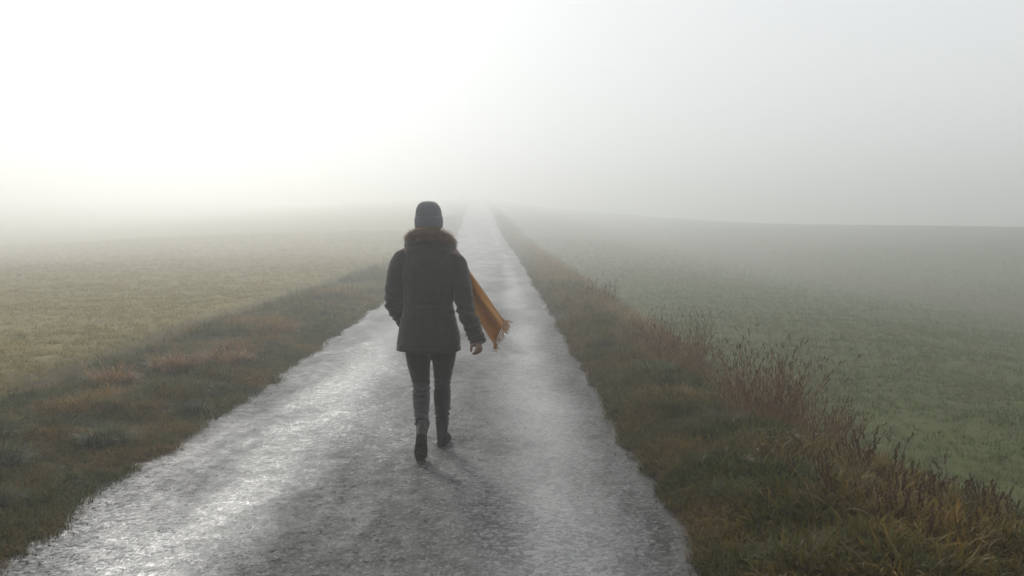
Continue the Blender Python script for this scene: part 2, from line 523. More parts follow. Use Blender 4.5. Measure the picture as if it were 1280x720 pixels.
# right verge
P = []; S = []
def k_rv(x, y, u, r): return (u > right_edge(y) - .16 + r.exponential(.04, len(y))) & (u < bank(y) + .9 + .3 * r.normal(size=len(y)))
for y0, y1, dn, sc in ((2.8, 9, 900, .9), (9, 16, 480, 1.05), (16, 32, 180, 1.3), (32, 60, 36, 1.7), (60, 110, 10, 2.2)):
    p_, u_ = field_points(y0, y1, 1.5, 5.0, dn, int(y0 * 10) + 2, k_rv)
    lump = .5 + 2.1 * np.clip(fbm(p_[:, 0] * 2.4, p_[:, 1] * 2.4, 2, 62) + .28, 0, .75)
    fade = .55 + .45 * sstep(1.65, 2.1, u_)
    P.append(p_); S.append(sc * lump * fade * rng.uniform(.6, 1.3, len(u_)))
p_, u_ = field_points(2.8, 16, 1.3, 2.3, 700, 902, lambda x, y, u, r: (u > right_edge(y) - .24 + r.exponential(.06, len(y))) & (u < right_edge(y) + .28))
P.append(p_); S.append(rng.uniform(.35, .85, len(u_)))
o = scatter('verge_grass', np.concatenate(P), c_rv, 6, np.concatenate(S), .35)
tag(o, 'olive and straw coloured grass matting the right verge', 'grass', kind='stuff')
# tall dead grass along the field edge on the right
P = []; S = []
def k_tan(x, y, u, r):
    e = np.maximum(np.exp(-((u - bank(y) - .05) / .38) ** 2), .85 * sstep(12, 24, y) * (u > right_edge(y) + .1) * (u < bank(y) + .5))  # spread wider with distance so pale blades lighten the far verge like haze
    return r.uniform(size=len(y)) < e * np.clip(.55 + 1.6 * fbm(x * .5, y * .35, 2, 63), 0.05, 1)
for y0, y1, dn, sc in ((3.0, 10, 16, .6), (10, 18, 60, .8), (18, 34, 90, .8), (34, 80, 40, .95)):
    p_, u_ = field_points(y0, y1, 1.8, 4.4, dn, int(y0 * 10) + 3, k_tan)
    P.append(p_); S.append(sc * rng.uniform(.55, 1.15, len(u_)))
o = scatter('tall_dead_grass', np.concatenate(P), c_tan, 5, np.concatenate(S), .16)
tag(o, 'thin straw coloured tall grass along the edge of the right field', 'grass', kind='stuff')
# left field
P = []; S = []
def k_lf(x, y, u, r): return r.uniform(size=len(y)) < np.clip(.72 + 1.0 * fbm(x * 1.1, y * 1.1, 2, 64), .15, 1)
for y0, y1, u0, dn, sc in ((5, 14, -9.5, 260, 1.0), (14, 26, -17, 120, 1.25), (26, 45, -28, 60, 1.4), (45, 80, -42, 20, 1.9)):
    p_, u_ = field_points(y0, y1, u0, -3.95, dn, int(y0 * 10) + 4, k_lf)
    P.append(p_); S.append(sc * rng.uniform(.6, 1.35, len(u_)))
for y0, y1, dn, sc in ((12, 20, 110, 1.3), (20, 34, 110, 1.5), (34, 60, 45, 2.0), (60, 100, 14, 2.6)):      # pale grass mixed in further along, lightening the far verge in place of haze
    p_, u_ = field_points(y0, y1, -3.95, -1.6, dn, int(y0 * 10) + 6, lambda x, y, u, r: (-u > left_edge(y) + .05) & (r.uniform(size=len(y)) < .9 * sstep(11, 24, y)))
    P.append(p_); S.append(sc * rng.uniform(.7, 1.35, len(u_)))
o = scatter('pasture_grass', np.concatenate(P), c_lf, 5, np.concatenate(S), .3)
tag(o, 'short pale pasture grass over the left field', 'grass', kind='stuff')
# right field: drilled winter crop in rows
P = []; S = []
def k_rf(x, y, u, r):
    row = np.abs(((u + .05 * fbm(x * .7, y * .7, 2, 66)) / .17) % 1 - .5)
    tr = np.exp(-((u - 19.6) / .8) ** 2) + np.exp(-((u - 21.8) / .8) ** 2)
    return (r.uniform(size=len(y)) < (np.clip(1.15 - 2.2 * row, .25, 1)) * np.clip(.75 + .9 * fbm(x * .9, y * .9, 2, 65), .2, 1)) & (r.uniform(size=len(y)) > tr) & (u > bank(y) + .75)
for y0, y1, u1, dn, sc in ((4.5, 14, 10, 260, 1.0), (14, 26, 18, 130, 1.2), (26, 45, 30, 60, 1.4), (45, 80, 44, 20, 1.9)):
    p_, u_ = field_points(y0, y1, 2.8, u1, dn, int(y0 * 10) + 5, k_rf)
    P.append(p_); S.append(sc * rng.uniform(.55, 1.25, len(u_)))
o = scatter('winter_crop', np.concatenate(P), c_rf, 5, np.concatenate(S), .25)
tag(o, 'short green winter crop sprouting in rows over the right field', 'crop', kind='stuff')

# ------------------------------------------------------------------ tubes for stems
class Tubes:
    def __init__(s): s.V, s.F = [], []
    def tube(s, pts, r0, r1, n=4):
        i0 = len(s.V); m_ = len(pts)
        for k, p_ in enumerate(pts):
            p_ = Vector(p_)
            d_ = (Vector(pts[min(k + 1, m_ - 1)]) - Vector(pts[max(k - 1, 0)])).normalized()
            a = d_.orthogonal().normalized(); b = d_.cross(a)
            rr = r0 + (r1 - r0) * k / (m_ - 1)
            for j in range(n):
                q = 2 * math.pi * j / n
                s.V.append(p_ + a * (rr * math.cos(q)) + b * (rr * math.sin(q)))
        for k in range(m_ - 1):
            for j in range(n):
                s.F.append((i0 + k * n + j, i0 + k * n + (j + 1) % n, i0 + (k + 1) * n + (j + 1) % n, i0 + (k + 1) * n + j))
        s.F.append(tuple(i0 + (m_ - 1) * n + j for j in range(n)))
    def blob(s, c, r, h, rs):
        i0 = len(s.V); c = Vector(c)
        jit = lambda: rs.uniform(.7, 1.3)
        s.V.append(c + Vector((0, 0, -h)))
        for z in (-.35, .35):
            for j in range(5):
                q = 2 * math.pi * j / 5 + z
                s.V.append(c + Vector((r * jit() * math.cos(q), r * jit() * math.sin(q), h * z)))
        s.V.append(c + Vector((0, 0, h)))
        for j in range(5):
            k = (j + 1) % 5
            s.F += [(i0, i0 + 1 + k, i0 + 1 + j), (i0 + 1 + j, i0 + 1 + k, i0 + 6 + k, i0 + 6 + j), (i0 + 6 + j, i0 + 6 + k, i0 + 11)]
    def mesh(s, name, mat):
        me = bpy.data.meshes.new(name); me.from_pydata([tuple(v) for v in s.V], [], s.F); me.update()
        me.materials.append(mat); return me

M_STEM = plain_mat('dead_stem', (.13, .064, .028), (.24, .135, .062), 14, .8)
M_STALK = plain_mat('dark_dead_stalk', (.030, .016, .008), (.085, .045, .022), 14, .85)
M_SEED = plain_mat('dead_seed_head', (.030, .016, .008), (.10, .050, .024), 40, .9)
M_STRAW = plain_mat('pale_straw', (.13, .085, .04), (.24, .17, .085), 30, .6)
M_LEAF = plain_mat('withered_leaf', (.09, .065, .04), (.24, .20, .15), 25, .6, trans=.2)

def weed_meshes(seed, nst, height, spread, lean, branch, head, stem_mat=None):
    rs = random.Random(seed)
    st, hd = Tubes(), Tubes()
    def head_at(p_, d_):
        k = rs.randint(3, 6)
        for j in range(k):
            q = Vector(p_) - d_ * (.016 * j * head) + Vector((rs.gauss(0, .004), rs.gauss(0, .004), 0)) * head
            hd.blob(q, .0065 * head * rs.uniform(.6, 1.2), .011 * head * rs.uniform(.7, 1.3), rs)
    for _ in range(nst):
        a = rs.uniform(0, 6.283); rad = spread * math.sqrt(rs.random())
        p_ = Vector((rad * math.cos(a), rad * math.sin(a), -.03))
        a2 = a + rs.gauss(0, .8); le = abs(rs.gauss(0, lean)) + .04
        d_ = Vector((math.cos(a2) * math.sin(le), math.sin(a2) * math.sin(le), math.cos(le)))
        L = height * rs.uniform(.5, 1.08); n = 6
        pts = [p_.copy()]
        for k in range(n):
            d_ = (d_ + Vector((rs.gauss(0, .07), rs.gauss(0, .07), rs.gauss(0, .02)))).normalized()
            p_ = p_ + d_ * (L / n); pts.append(p_.copy())
            if k >= 2 and rs.random() < branch:
                b = (d_ * .8 + Vector((rs.gauss(0, .5), rs.gauss(0, .5), .25))).normalized()
                bl = L * rs.uniform(.15, .38)
                q = [p_.copy()]
                for e in range(3):
                    b = (b + Vector((rs.gauss(0, .1), rs.gauss(0, .1), .12))).normalized()
                    q.append(q[-1] + b * (bl / 3))
                st.tube(q, .0016, .0008, 3)
                if rs.random() < .75: head_at(q[-1], b)
        st.tube(pts, .0030 * rs.uniform(.7, 1.2), .0011, 4)
        if rs.random() < .8: head_at(pts[-1], d_)
    return st.mesh('stems', stem_mat or M_STEM), hd.mesh('seed_heads', M_SEED)

def plant(name, x, y, meshes, label, cat, group=None, s=1.0, dz=0.0):
    r = empty(name, (x, y, float(lands(np.array([x]), np.array([y]))[0]) + dz), random.uniform(0, 6.28))
    r.scale = (s, s, s)
    for me in meshes:
        o_ = bpy.data.objects.new(me.name.split('.')[0], me); link(o_, r); o_['kind'] = 'stuff'
    return tag(r, label, cat, group)

# the two big brown clumps on the edge of the right field
plant('dead_shrub', 1.92, 7.45, weed_meshes(1, 170, .64, .20, .34, .6, .55),
      'tallest clump of reddish brown dead stems with dark seed heads beside the field', 'shrub')
plant('dead_shrub', 2.18, 7.0, weed_meshes(2, 150, .40, .22, .5, .5, .45),
      'low sprawling reddish brown dead clump at the foot of the tallest one', 'shrub')
plant('dead_shrub', 1.74, 10.2, weed_meshes(3, 160, .56, .26, .36, .5, .5),
      'bushy dull brown dead clump standing further along the verge, behind the tallest one', 'shrub')
plant('dead_shrub', 1.62, 11.7, weed_meshes(4, 60, .42, .22, .35, .5, .5),
      'small pale brown dead clump beyond the bushy dull brown one', 'shrub')
plant('dead_shrub', 1.55, 17.6, weed_meshes(5, 60, .50, .30, .3, .4, .8),
      'faint tan dead clump far down the right verge, half lost in fog', 'shrub')
# rows of dead stalks in the near corner
variants = [weed_meshes(20 + k, 10,   .25, .14, .16, .3, .8, M_STALK) for k in range(4)]
rs = random.Random(5)
spots = [(1.72, 5.9), (1.95, 5.6), (2.15, 5.95), (2.3, 5.5), (2.5, 5.85), (2.72, 5.6), (2.9, 5.9), (2.05, 5.15), (2.3, 5.05), (2.55, 5.2),
         (2.8, 5.15), (1.85, 4.75), (2.1, 4.6), (2.4, 4.7), (1.6, 5.3), (2.65, 4.85), (3.05, 5.5), (3.2, 5.9), (2.95, 6.3), (2.6, 6.2), (2.3, 6.35),
         (1.95, 4.35), (2.2, 4.25), (1.75, 4.5), (2.35, 4.4), (2.5, 4.55), (1.6, 4.9), (2.05, 4.9), (2.3, 4.85)]
for k, (x, y) in enumerate(spots):
    plant('dead_stalk', x + rs.gauss(0, .05), y + rs.gauss(0, .05), variants[k % 4],
          'knot of upright dark dead stalks with dark seed heads in the near right verge', 'weed',
          'dead stalks in the near right verge', rs.uniform(.75, 1.15))

def tussock(name, x, y, mesh, label, group=None, s=1.0):
    o_ = bpy.data.objects.new(name, mesh); link(o_)
    o_.location = (x, y, float(lands(np.array([x]), np.array([y]))[0]))
    o_.rotation_euler = (0, 0, random.uniform(0, 6.28)); o_.scale = (s, s, s * .9)
    return tag(o_, label, 'tussock', group)

T_RUST = grass_mat('tussock_rust', [(.0, (.15, .075, .015)), (.5, (.31, .15, .030)), (1, (.46, .28, .09))], 2, (.025, .016, .008))
T_GREEN = grass_mat('tussock_green', [(.0, (.040, .070, .014)), (.5, (.075, .11, .022)), (1, (.13, .14, .045))], 2, (.02, .024, .01))
T_TAN = grass_mat('tussock_tan', [(.0, (0.0525, 0.0375, 0.0165)), (.5, (0.1125, 0.0788, 0.0338)), (1, (0.1875, 0.1425, 0.0750))], 2, (.018, .013, .008))
T_DARK = grass_mat('tussock_dark_green', [(.0, (.016, .030, .006)), (.5, (.034, .052, .011)), (1, (.085, .095, .026))], 2, (.012, .012, .006))
tm = {k: [blade_mesh('tussock_' + k, blades(330, .26, .0085, .5, .17, 300 + 10 * q + j, 4, .36), mt) for j in range(2)]
      for q, (k, mt) in enumerate((('rust', T_RUST), ('green', T_GREEN), ('tan', T_TAN), ('dark', T_DARK)))}
for k, (x, y, s) in enumerate([(-3.5, 10.3, 1.35), (-3.15, 10.9, 1.3), (-3.85, 9.5, 1.15), (-3.3, 11.9, 1.1), (-3.2, 13.6, 1.35), (-3.65, 14.5, 1.2),
                               (-3.4, 17.5, 1.0), (-3.6, 8.7, .8), (-3.0, 12.6, .8), (-3.5, 21, 1.0)]):
    tussock('grass_tussock', x, y, tm['rust'][k % 2], 'rounded rust brown grass tussock on the left verge', 'rust brown tussocks on the left verge', s)
for k, (x, y, s) in enumerate([(-2.95, 5.4, .9), (-3.3, 6.2, 1.0), (-2.85, 6.9, .85), (-3.4, 7.5, .95), (-2.7, 8.2, .7), (-3.75, 7.0, .9), (-2.75, 4.8, .7)]):
    tussock('grass_tussock', x, y, tm['dark'][k % 2], 'dark green grass tussock on the left verge near the road edge', 'dark green tussocks on the left verge', s)
tussock('grass_tussock', 1.38, 9.5, tm['green'][0], 'bright green tuft of long grass beside the bushy dead clump', None, .85)
tussock('grass_tussock', 1.22, 5.35, tm['green'][1], 'bright green low tuft between road edge and dark dead stalks', None, .6)
tussock('grass_tussock', 1.55, 7.05, tm['tan'][0], 'tan tussock with dark hollow below, in front of the tallest dead clump', None, .75)
tussock('grass_tussock', 1.30, 6.9, tm['tan'][1], 'smaller straw tussock between the road edge and the dark hollowed one', None, .6)
tussock('grass_tussock', 1.42, 15.5, tm['tan'][1], 'pale straw tussock far along the right verge, veiled by fog', None, .9)
tussock('grass_tussock', 1.15, 11.8, tm['tan'][0], 'flattened straw tussock near the road, short of the foggy one', None, .7)

# bent straw stems and withered leaves in the near right verge
def bent_stems(seed, n, L):
    rs = random.Random(seed); tb = Tubes()
    for _ in range(n):
        a = rs.uniform(0, 6.28); le = rs.uniform(.15, .7); bend = rs.uniform(.02, .22)
        p_ = Vector((rs.gauss(0, .04), rs.gauss(0, .04), -.02)); pts = [p_.copy()]
        for k in range(7):
            d_ = Vector((math.cos(a) * math.sin(le), math.sin(a) * math.sin(le), math.cos(le)))
            p_ = p_ + d_ * (L * rs.uniform(.8, 1.1) / 7); pts.append(p_.copy()); le += bend
        tb.tube(pts, .0032, .0016, 4)
    return [tb.mesh('stems', M_STRAW)]
plant('bent_straw', 1.52, 4.78, bent_stems(1, 4, .32), 'pale straw stems bent over among the dark dead stalks', 'weed', None)
plant('bent_straw', 1.92, 4.95, bent_stems(2, 4, .30), 'curved buff straw stems rising between the dark dead stalks', 'weed', None)
def leaf_cluster(seed, n, sp):
    rs = random.Random(seed); V, F = [], []
    for _ in range(n):
        c = Vector((rs.gauss(0, sp), rs.gauss(0, sp), rs.uniform(.05, .14))); L = rs.uniform(.025, .055); w = L * .34
        M_ = Matrix.Rotation(rs.uniform(0, 6.28), 3, 'Z') @ Matrix.Rotation(rs.gauss(0, .7), 3, 'X') @ Matrix.Rotation(rs.gauss(0, .5), 3, 'Y')
        i0 = len(V)
        prof = [(0, 0), (.3, 1), (.65, .8), (1, 0)]
        for f, q in prof:
            for sd in (-1, 0, 1):
                V.append(c + M_ @ Vector((sd * w * q, L * (f - .5), .012 * abs(sd) * q + .01 * math.sin(f * 4))))
        for k in range(3):
            for j in range(2):
                F.append((i0 + 3 * k + j, i0 + 3 * k + j + 1, i0 + 3 * k + j + 4, i0 + 3 * k + j + 3))
    me = bpy.data.meshes.new('leaves'); me.from_pydata([tuple(v) for v in V], [], F); me.update(); me.materials.append(M_LEAF)
    return [me]
plant('withered_weed', 1.80, 6.35, leaf_cluster(1, 22, .12), 'withered broad leaved weed with pale curled leaves before the dead stalks', 'weed')
plant('withered_weed', 1.36, 5.75, leaf_cluster(2, 14, .10), 'withered weed with few pale leaves near the bright green low tuft', 'weed')

# loose grit washed to the road margins
tb = Tubes(); rs = random.Random(9)
for _ in range(900):
    y = 3.5 + 14 * rs.random() ** 1.5; sd = rs.choice((-1, 1, 1))
    ya = np.array([y])
    e = float((right_edge(ya) if sd > 0 else left_edge(ya))[0])
    u = sd * (e - abs(rs.gauss(0, .12)) + .02); x = float(xc(y)) + u
    r_ = rs.uniform(.003, .009)
    tb.blob((x, y, float(hr(y)) - .030 + .035 * (1 - (u / 1.8) ** 2) + r_ * .3), r_, r_ * .7, rs)
o = link(bpy.data.objects.new('loose_grit', tb.mesh('loose_grit', plain_mat('grit', (.05, .045, .04), (.16, .14, .12), 60, .7))))
tag(o, 'small loose stones along the road margins', 'gravel', kind='stuff')

# ------------------------------------------------------------------ person
def ring_loft(pts, rad, n=28, up=(0, 1, 0), power=2.0, caps=True):
    """closed shell through ellipses; rad = (side, front) radii; 'up' gives the front direction"""
    V, F = [], []; m_ = len(pts); up = Vector(up)
    for k in range(m_):
        p_ = Vector(pts[k]); d_ = (Vector(pts[min(k + 1, m_ - 1)]) - Vector(pts[max(k - 1, 0)])).normalized()
        f = (up - d_ * up.dot(d_)).normalized(); s_ = f.cross(d_)
        for j in range(n):
            a = 2 * math.pi * j / n; c, q = math.cos(a), math.sin(a)
            c = math.copysign(abs(c) ** (2 / power), c); q = math.copysign(abs(q) ** (2 / power), q)
            V.append(p_ + s_ * (c * rad[k][0]) + f * (q * rad[k][1]))
    for k in range(m_ - 1):
        for j in range(n):
            F.append((k * n + j, k * n + (j + 1) % n, (k + 1) * n + (j + 1) % n, (k + 1) * n + j))
    if caps:
        F.append(tuple(reversed(range(n)))); F.append(tuple((m_ - 1) * n + j for j in range(n)))
    return V, F

def smooth_path(pts, rad, sub=4):
    """Catmull-Rom refinement of a path and its radii"""
    P_ = [np.array(list(p_) + list(r_), float) for p_, r_ in zip(pts, rad)]
    out = []
    for k in range(len(P_) - 1):
        p0, p1, p2, p3 = P_[max(k - 1, 0)], P_[k], P_[k + 1], P_[min(k + 2, len(P_) - 1)]
        for s in range(sub):
            t_ = s / sub
            out.append(.5 * (2 * p1 + (p2 - p0) * t_ + (2 * p0 - 5 * p1 + 4 * p2 - p3) * t_ ** 2 + (3 * p1 - p0 - 3 * p2 + p3) * t_ ** 3))
    out.append(P_[-1])
    return [tuple(o_[:3]) for o_ in out], [tuple(np.maximum(o_[3:], .002)) for o_ in out]

def limb(pts, rad, up=(0, 1, 0), n=24, power=2.0, sub=4):
    rad = [r_ if isinstance(r_, tuple) else (r_, r_) for r_ in rad]
    a, b = smooth_path(pts, rad, sub)
    return ring_loft(a, b, n, up, power)

def ellipsoid(c, r, n=20, mrings=14, rot=None):
    V, F = [], []
    for k in range(mrings + 1):
        th = math.pi * k / mrings
        th = min(max(th, .02), math.pi - .02)
        for j in range(n):
            a = 2 * math.pi * j / n
            v = Vector((r[0] * math.sin(th) * math.cos(a), r[1] * math.sin(th) * math.sin(a), r[2] * math.cos(th)))
            if rot is not None: v = rot @ v
            V.append(Vector(c) + v)
    for k in range(mrings):
        for j in range(n):
            F.append((k * n + (j + 1) % n, k * n + j, (k + 1) * n + j, (k + 1) * n + (j + 1) % n))
    F.append(tuple(range(n))); F.append(tuple(reversed([mrings * n + j for j in range(n)])))
    return V, F

def join(shells):
    V, F = [], []
    for v, f in shells:
        o_ = len(V); V += list(v); F += [tuple(i + o_ for i in q) for q in f]
    return V, F

def fused(name, shells, voxel, smooth_it, mat, parent, disp=None):
    """one continuous surface grown round overlapping shells"""
    V, F = join(shells)
    me = bpy.data.meshes.new(name); me.from_pydata([tuple(v) for v in V], [], F); me.update()
    tmp = bpy.data.objects.new(name + '_tmp', me); COL.objects.link(tmp)
    rm = tmp.modifiers.new('r', 'REMESH'); rm.mode = 'VOXEL'; rm.voxel_size = voxel
    if smooth_it:
        sm = tmp.modifiers.new('s', 'SMOOTH'); sm.iterations = smooth_it; sm.factor = .5
    dg = bpy.context.evaluated_depsgraph_get(); dg.update()
    out = bpy.data.meshes.new_from_object(tmp.evaluated_get(dg))
    bpy.data.objects.remove(tmp); bpy.data.meshes.remove(me)
    out.name = name
    if disp is not None:
        nv = len(out.vertices)
        co = np.empty(nv * 3, np.float32); out.vertices.foreach_get('co', co); co = co.reshape(-1, 3)
        no = np.empty(nv * 3, np.float32); out.vertex_normals.foreach_get('vector', no); no = no.reshape(-1, 3)
        d_ = np.array([disp(c) for c in co])
        out.vertices.foreach_set('co', (co + no * d_[:, None]).astype(np.float32).reshape(-1)); out.update()
    out.materials.clear(); out.materials.append(mat)
    out.polygons.foreach_set('use_smooth', np.ones(len(out.polygons), dtype=bool))
    return link(bpy.data.objects.new(name, out), parent)

def ns(x, y, z): return mnoise.noise(Vector((x, y, z)))

def cloth_mat(name, c1, c2, weave=420, bumpd=.0006, rough=.85, sheen=.25, trans=None):
    m = NT(name); p = m.objco()
    wv = m.n('ShaderNodeTexWave'); wv.inputs['Scale'].default_value = weave / 6; wv.inputs['Distortion'].default_value = 1.5
    m.l(p, wv.inputs['Vector'])
    n1 = m.noise(p, weave, 2); n2 = m.noise(p, 9, 4, .6)
    h = m.math('ADD', m.math('MULTIPLY', wv.outputs['Fac'], .4), n1)
    m.bsdf(m.mix(m.maprange(n2, .3, .7), c1, c2), rough, .25, m.bump(h, .6, bumpd), sheen, trans)
    return m.mat
M_SKIN = plain_mat('skin', (.12, .065, .045), (.16, .09, .06), 30, .5, .4)
M_COAT = cloth_mat('olive_parka_cloth', (.007, .007, .0045), (.012, .0115, .0075))
M_TROU = cloth_mat('black_denim', (.004, .004, .004), (.007, .007, .007), 500)
M_BOOT = plain_mat('black_leather', (.006, .006, .006), (.011, .010, .010), 40, .5, .25, .001)
M_SOLE = plain_mat('boot_rubber', (.012, .012, .012), (.022, .021, .020), 60, .6, .4, .001)
M_SCARF = cloth_mat('mustard_wool', (.38, .165, .022), (.46, .215, .034), 380, .001, .9, .3, .35)
M_HAIR = plain_mat('brown_hair', (.05, .03, .018), (.09, .055, .03), 60, .5)
m = NT('fur'); m.bsdf(m.mix(m.attr('tip'), (.050, .025, .013), (.24, .14, .075)), .6, .3, trans=.2); M_FUR = m.mat  # paler hair tips paint backlight into the fur colour
m = NT('grey_knit'); p = m.objco()
sepx = m.n('ShaderNodeSeparateXYZ'); m.l(p, sepx.inputs[0])
n1 = m.noise(p, 160, 2)
m.bsdf(m.mix(n1, (.05, .055, .065), (.11, .12, .135)), .95, .2, m.bump(n1, .8, .002), .4)
M_KNIT = m.mat

PX, PY = -.557, 6.80
person = empty('person', (PX, PY, .004))
tag(person, 'person walking away in olive parka with fur hood, grey knit hat and mustard scarf', 'person')

# --- joints, metres, x to the person's right, y ahead
SHL, ELL, WRL = (-.185, .0, 1.335), (-.250, .01, 1.02), (-.205, .215, .875)
SHR, ELR, WRR = (.170, .0, 1.330), (.245, -.075, .985), (.335, -.17, .765)
HIPL, KNL, ANL = (-.085, .0, .84), (-.072, .035, .465), (-.042, -.258, .228)
HIPR, KNR, ANR = (.085, .0, .84), (.070, .100, .470), (.062, .175, .105)

def lerp(a, b, t_): return tuple(a[i] + (b[i] - a[i]) * t_ for i in range(3))

# body: one continuous surface, nearly all of it under clothes
def hand(wr, direction, palm_out, sgn):
    """palm and five bent fingers; direction = forearm direction, palm_out = from back of hand to palm"""
    d_ = Vector(direction).normalized(); pn = Vector(palm_out); pn = (pn - d_ * pn.dot(d_)).normalized(); s_ = d_.cross(pn) * sgn
    w = Vector(wr); sh = [limb([w - d_ * .03, w + d_ * .02, w + d_ * .05, w + d_ * .070], [(.024, .02), (.027, .016), (.033, .014), (.031, .011)], up=pn, n=16)]
    for k, (off, L) in enumerate(((-.027, .060), (-.009, .068), (.010, .064), (.028, .050))):
        p_ = w + d_ * .064 + s_ * off; pts = [p_]; ang = .55 + .10 * k
        for q, f in enumerate((.45, .32, .25)):
            dd = (d_ * math.cos(ang) + pn * math.sin(ang)).normalized(); p_ = p_ + dd * (L * f); pts.append(p_); ang += .62
        sh.append(limb(pts, [.0078, .0078, .0070, .0058], up=s_, n=10, sub=3))
    p_ = w + d_ * .022 - s_ * .026; t1 = p_ + (d_ * .55 - s_ * .55 + pn * .35).normalized() * .035; t2 = t1 + (d_ * .85 - s_ * .15 + pn * .4).normalized() * .028
    t3 = t2 + (d_ * .9 + s_ * .1 + pn * .4).normalized() * .02
    sh.append(limb([p_, t1, t2, t3], [.012, .0105, .0095, .007], up=pn, n=10, sub=3))
    return sh

HC = Vector((0, .03, 1.585))
dR = Vector(WRR) - Vector(ELR); dL = Vector(WRL) - Vector(ELL)
body_shells = [
    limb([(0, 0, .80), (0, 0, .95), (0, 0, 1.10), (0, 0, 1.28), (0, .005, 1.37), (0, .01, 1.42)],
         [(.14, .09), (.13, .085), (.125, .08), (.15, .085), (.11, .06), (.058, .055)]),
    limb([(0, .005, 1.38), (0, .01, 1.44), (0, .02, 1.52)], [.058, .052, .052]),
    ellipsoid(HC + Vector((0, -.012, .025)), (.074, .092, .098)),
    ellipsoid(HC + Vector((0, .025, -.04)), (.058, .066, .075)),
    ellipsoid(HC + Vector((0, .078, -.075)), (.024, .020, .022)),
    limb([HC + Vector((0, .082, .02)), HC + Vector((0, .098, -.015)), HC + Vector((0, .104, -.03))], [.008, .011, .014], up=(0, 0, 1), n=10),
    ellipsoid(HC + Vector((0, .087, -.055)), (.024, .009, .006)),
    ellipsoid(HC + Vector((.030, .077, .012)), (.013, .008, .008)), ellipsoid(HC + Vector((-.030, .077, .012)), (.013, .008, .008)),
    ellipsoid(HC + Vector((.074, -.005, -.012)), (.010, .018, .030)), ellipsoid(HC + Vector((-.074, -.005, -.012)), (.010, .018, .030)),
    limb([(-.10, 0, 1.34), SHL, ELL, lerp(ELL, WRL, .5), WRL], [.05, .05, .04, .036, .026]),
    limb([(.10, 0, 1.34), SHR, ELR, lerp(ELR, WRR, .5), WRR], [.05, .05, .04, .036, .026]),
    limb([(-.06, 0, .90), HIPL, KNL, lerp(KNL, ANL, .4), ANL], [.07, .075, .05, .048, .034]),
    limb([(.06, 0, .90), HIPR, KNR, lerp(KNR, ANR, .4), ANR], [.07, .075, .05, .048, .034]),
] + hand(tuple(Vector(WRR) - dR.normalized() * .035), (.22, -.45, -.85), (-.75, .60, -.1), 1) + hand(WRL, tuple(dL), (.9, 0, -.3), -1)
fused('body', body_shells, .0042, 2, M_SKIN, person)

# trousers
def tr_disp(c):
    x, y, z = c
    k = .0035 * ns(x * 16, y * 16, z * 26) + .0025 * ns(x * 30 + 5, y * 30, z * 48)
    k += .005 * math.exp(-((z - .44) / .05) ** 2) * math.sin(z * 190 + 14 * x + 3 * ns(x * 12, y * 12, z * 8))
    k += .006 * math.exp(-((z - .22) / .09) ** 2) * math.sin(z * 210 + 9 * ns(x * 9, y * 9, z * 6))
    return k
fused('trousers', [
    limb([(0, .0, .70), (0, 0, .80), (0, 0, .90), (0, 0, .98)], [(.13, .10), (.168, .125), (.165, .12), (.145, .10)]),
    limb([(-.075, 0, .86), (-.090, .0, .70), (-.083, .02, .58), KNL, lerp(KNL, ANL, .35), lerp(KNL, ANL, .75), lerp(KNL, ANL, .97)],
         [(.085, .10), (.088, .098), (.076, .085), (.060, .066), (.060, .066), (.048, .052), (.046, .05)]),
    limb([(.080, 0, .86), (.088, .03, .70), (.080, .065, .58), KNR, lerp(KNR, ANR, .33), lerp(KNR, ANR, .72), lerp(KNR, ANR, .92)],
         [(.085, .10), (.086, .096), (.074, .084), (.058, .066), (.060, .064), (.048, .052), (.045, .05)]),
], .008, 4, M_TROU, person, tr_disp)

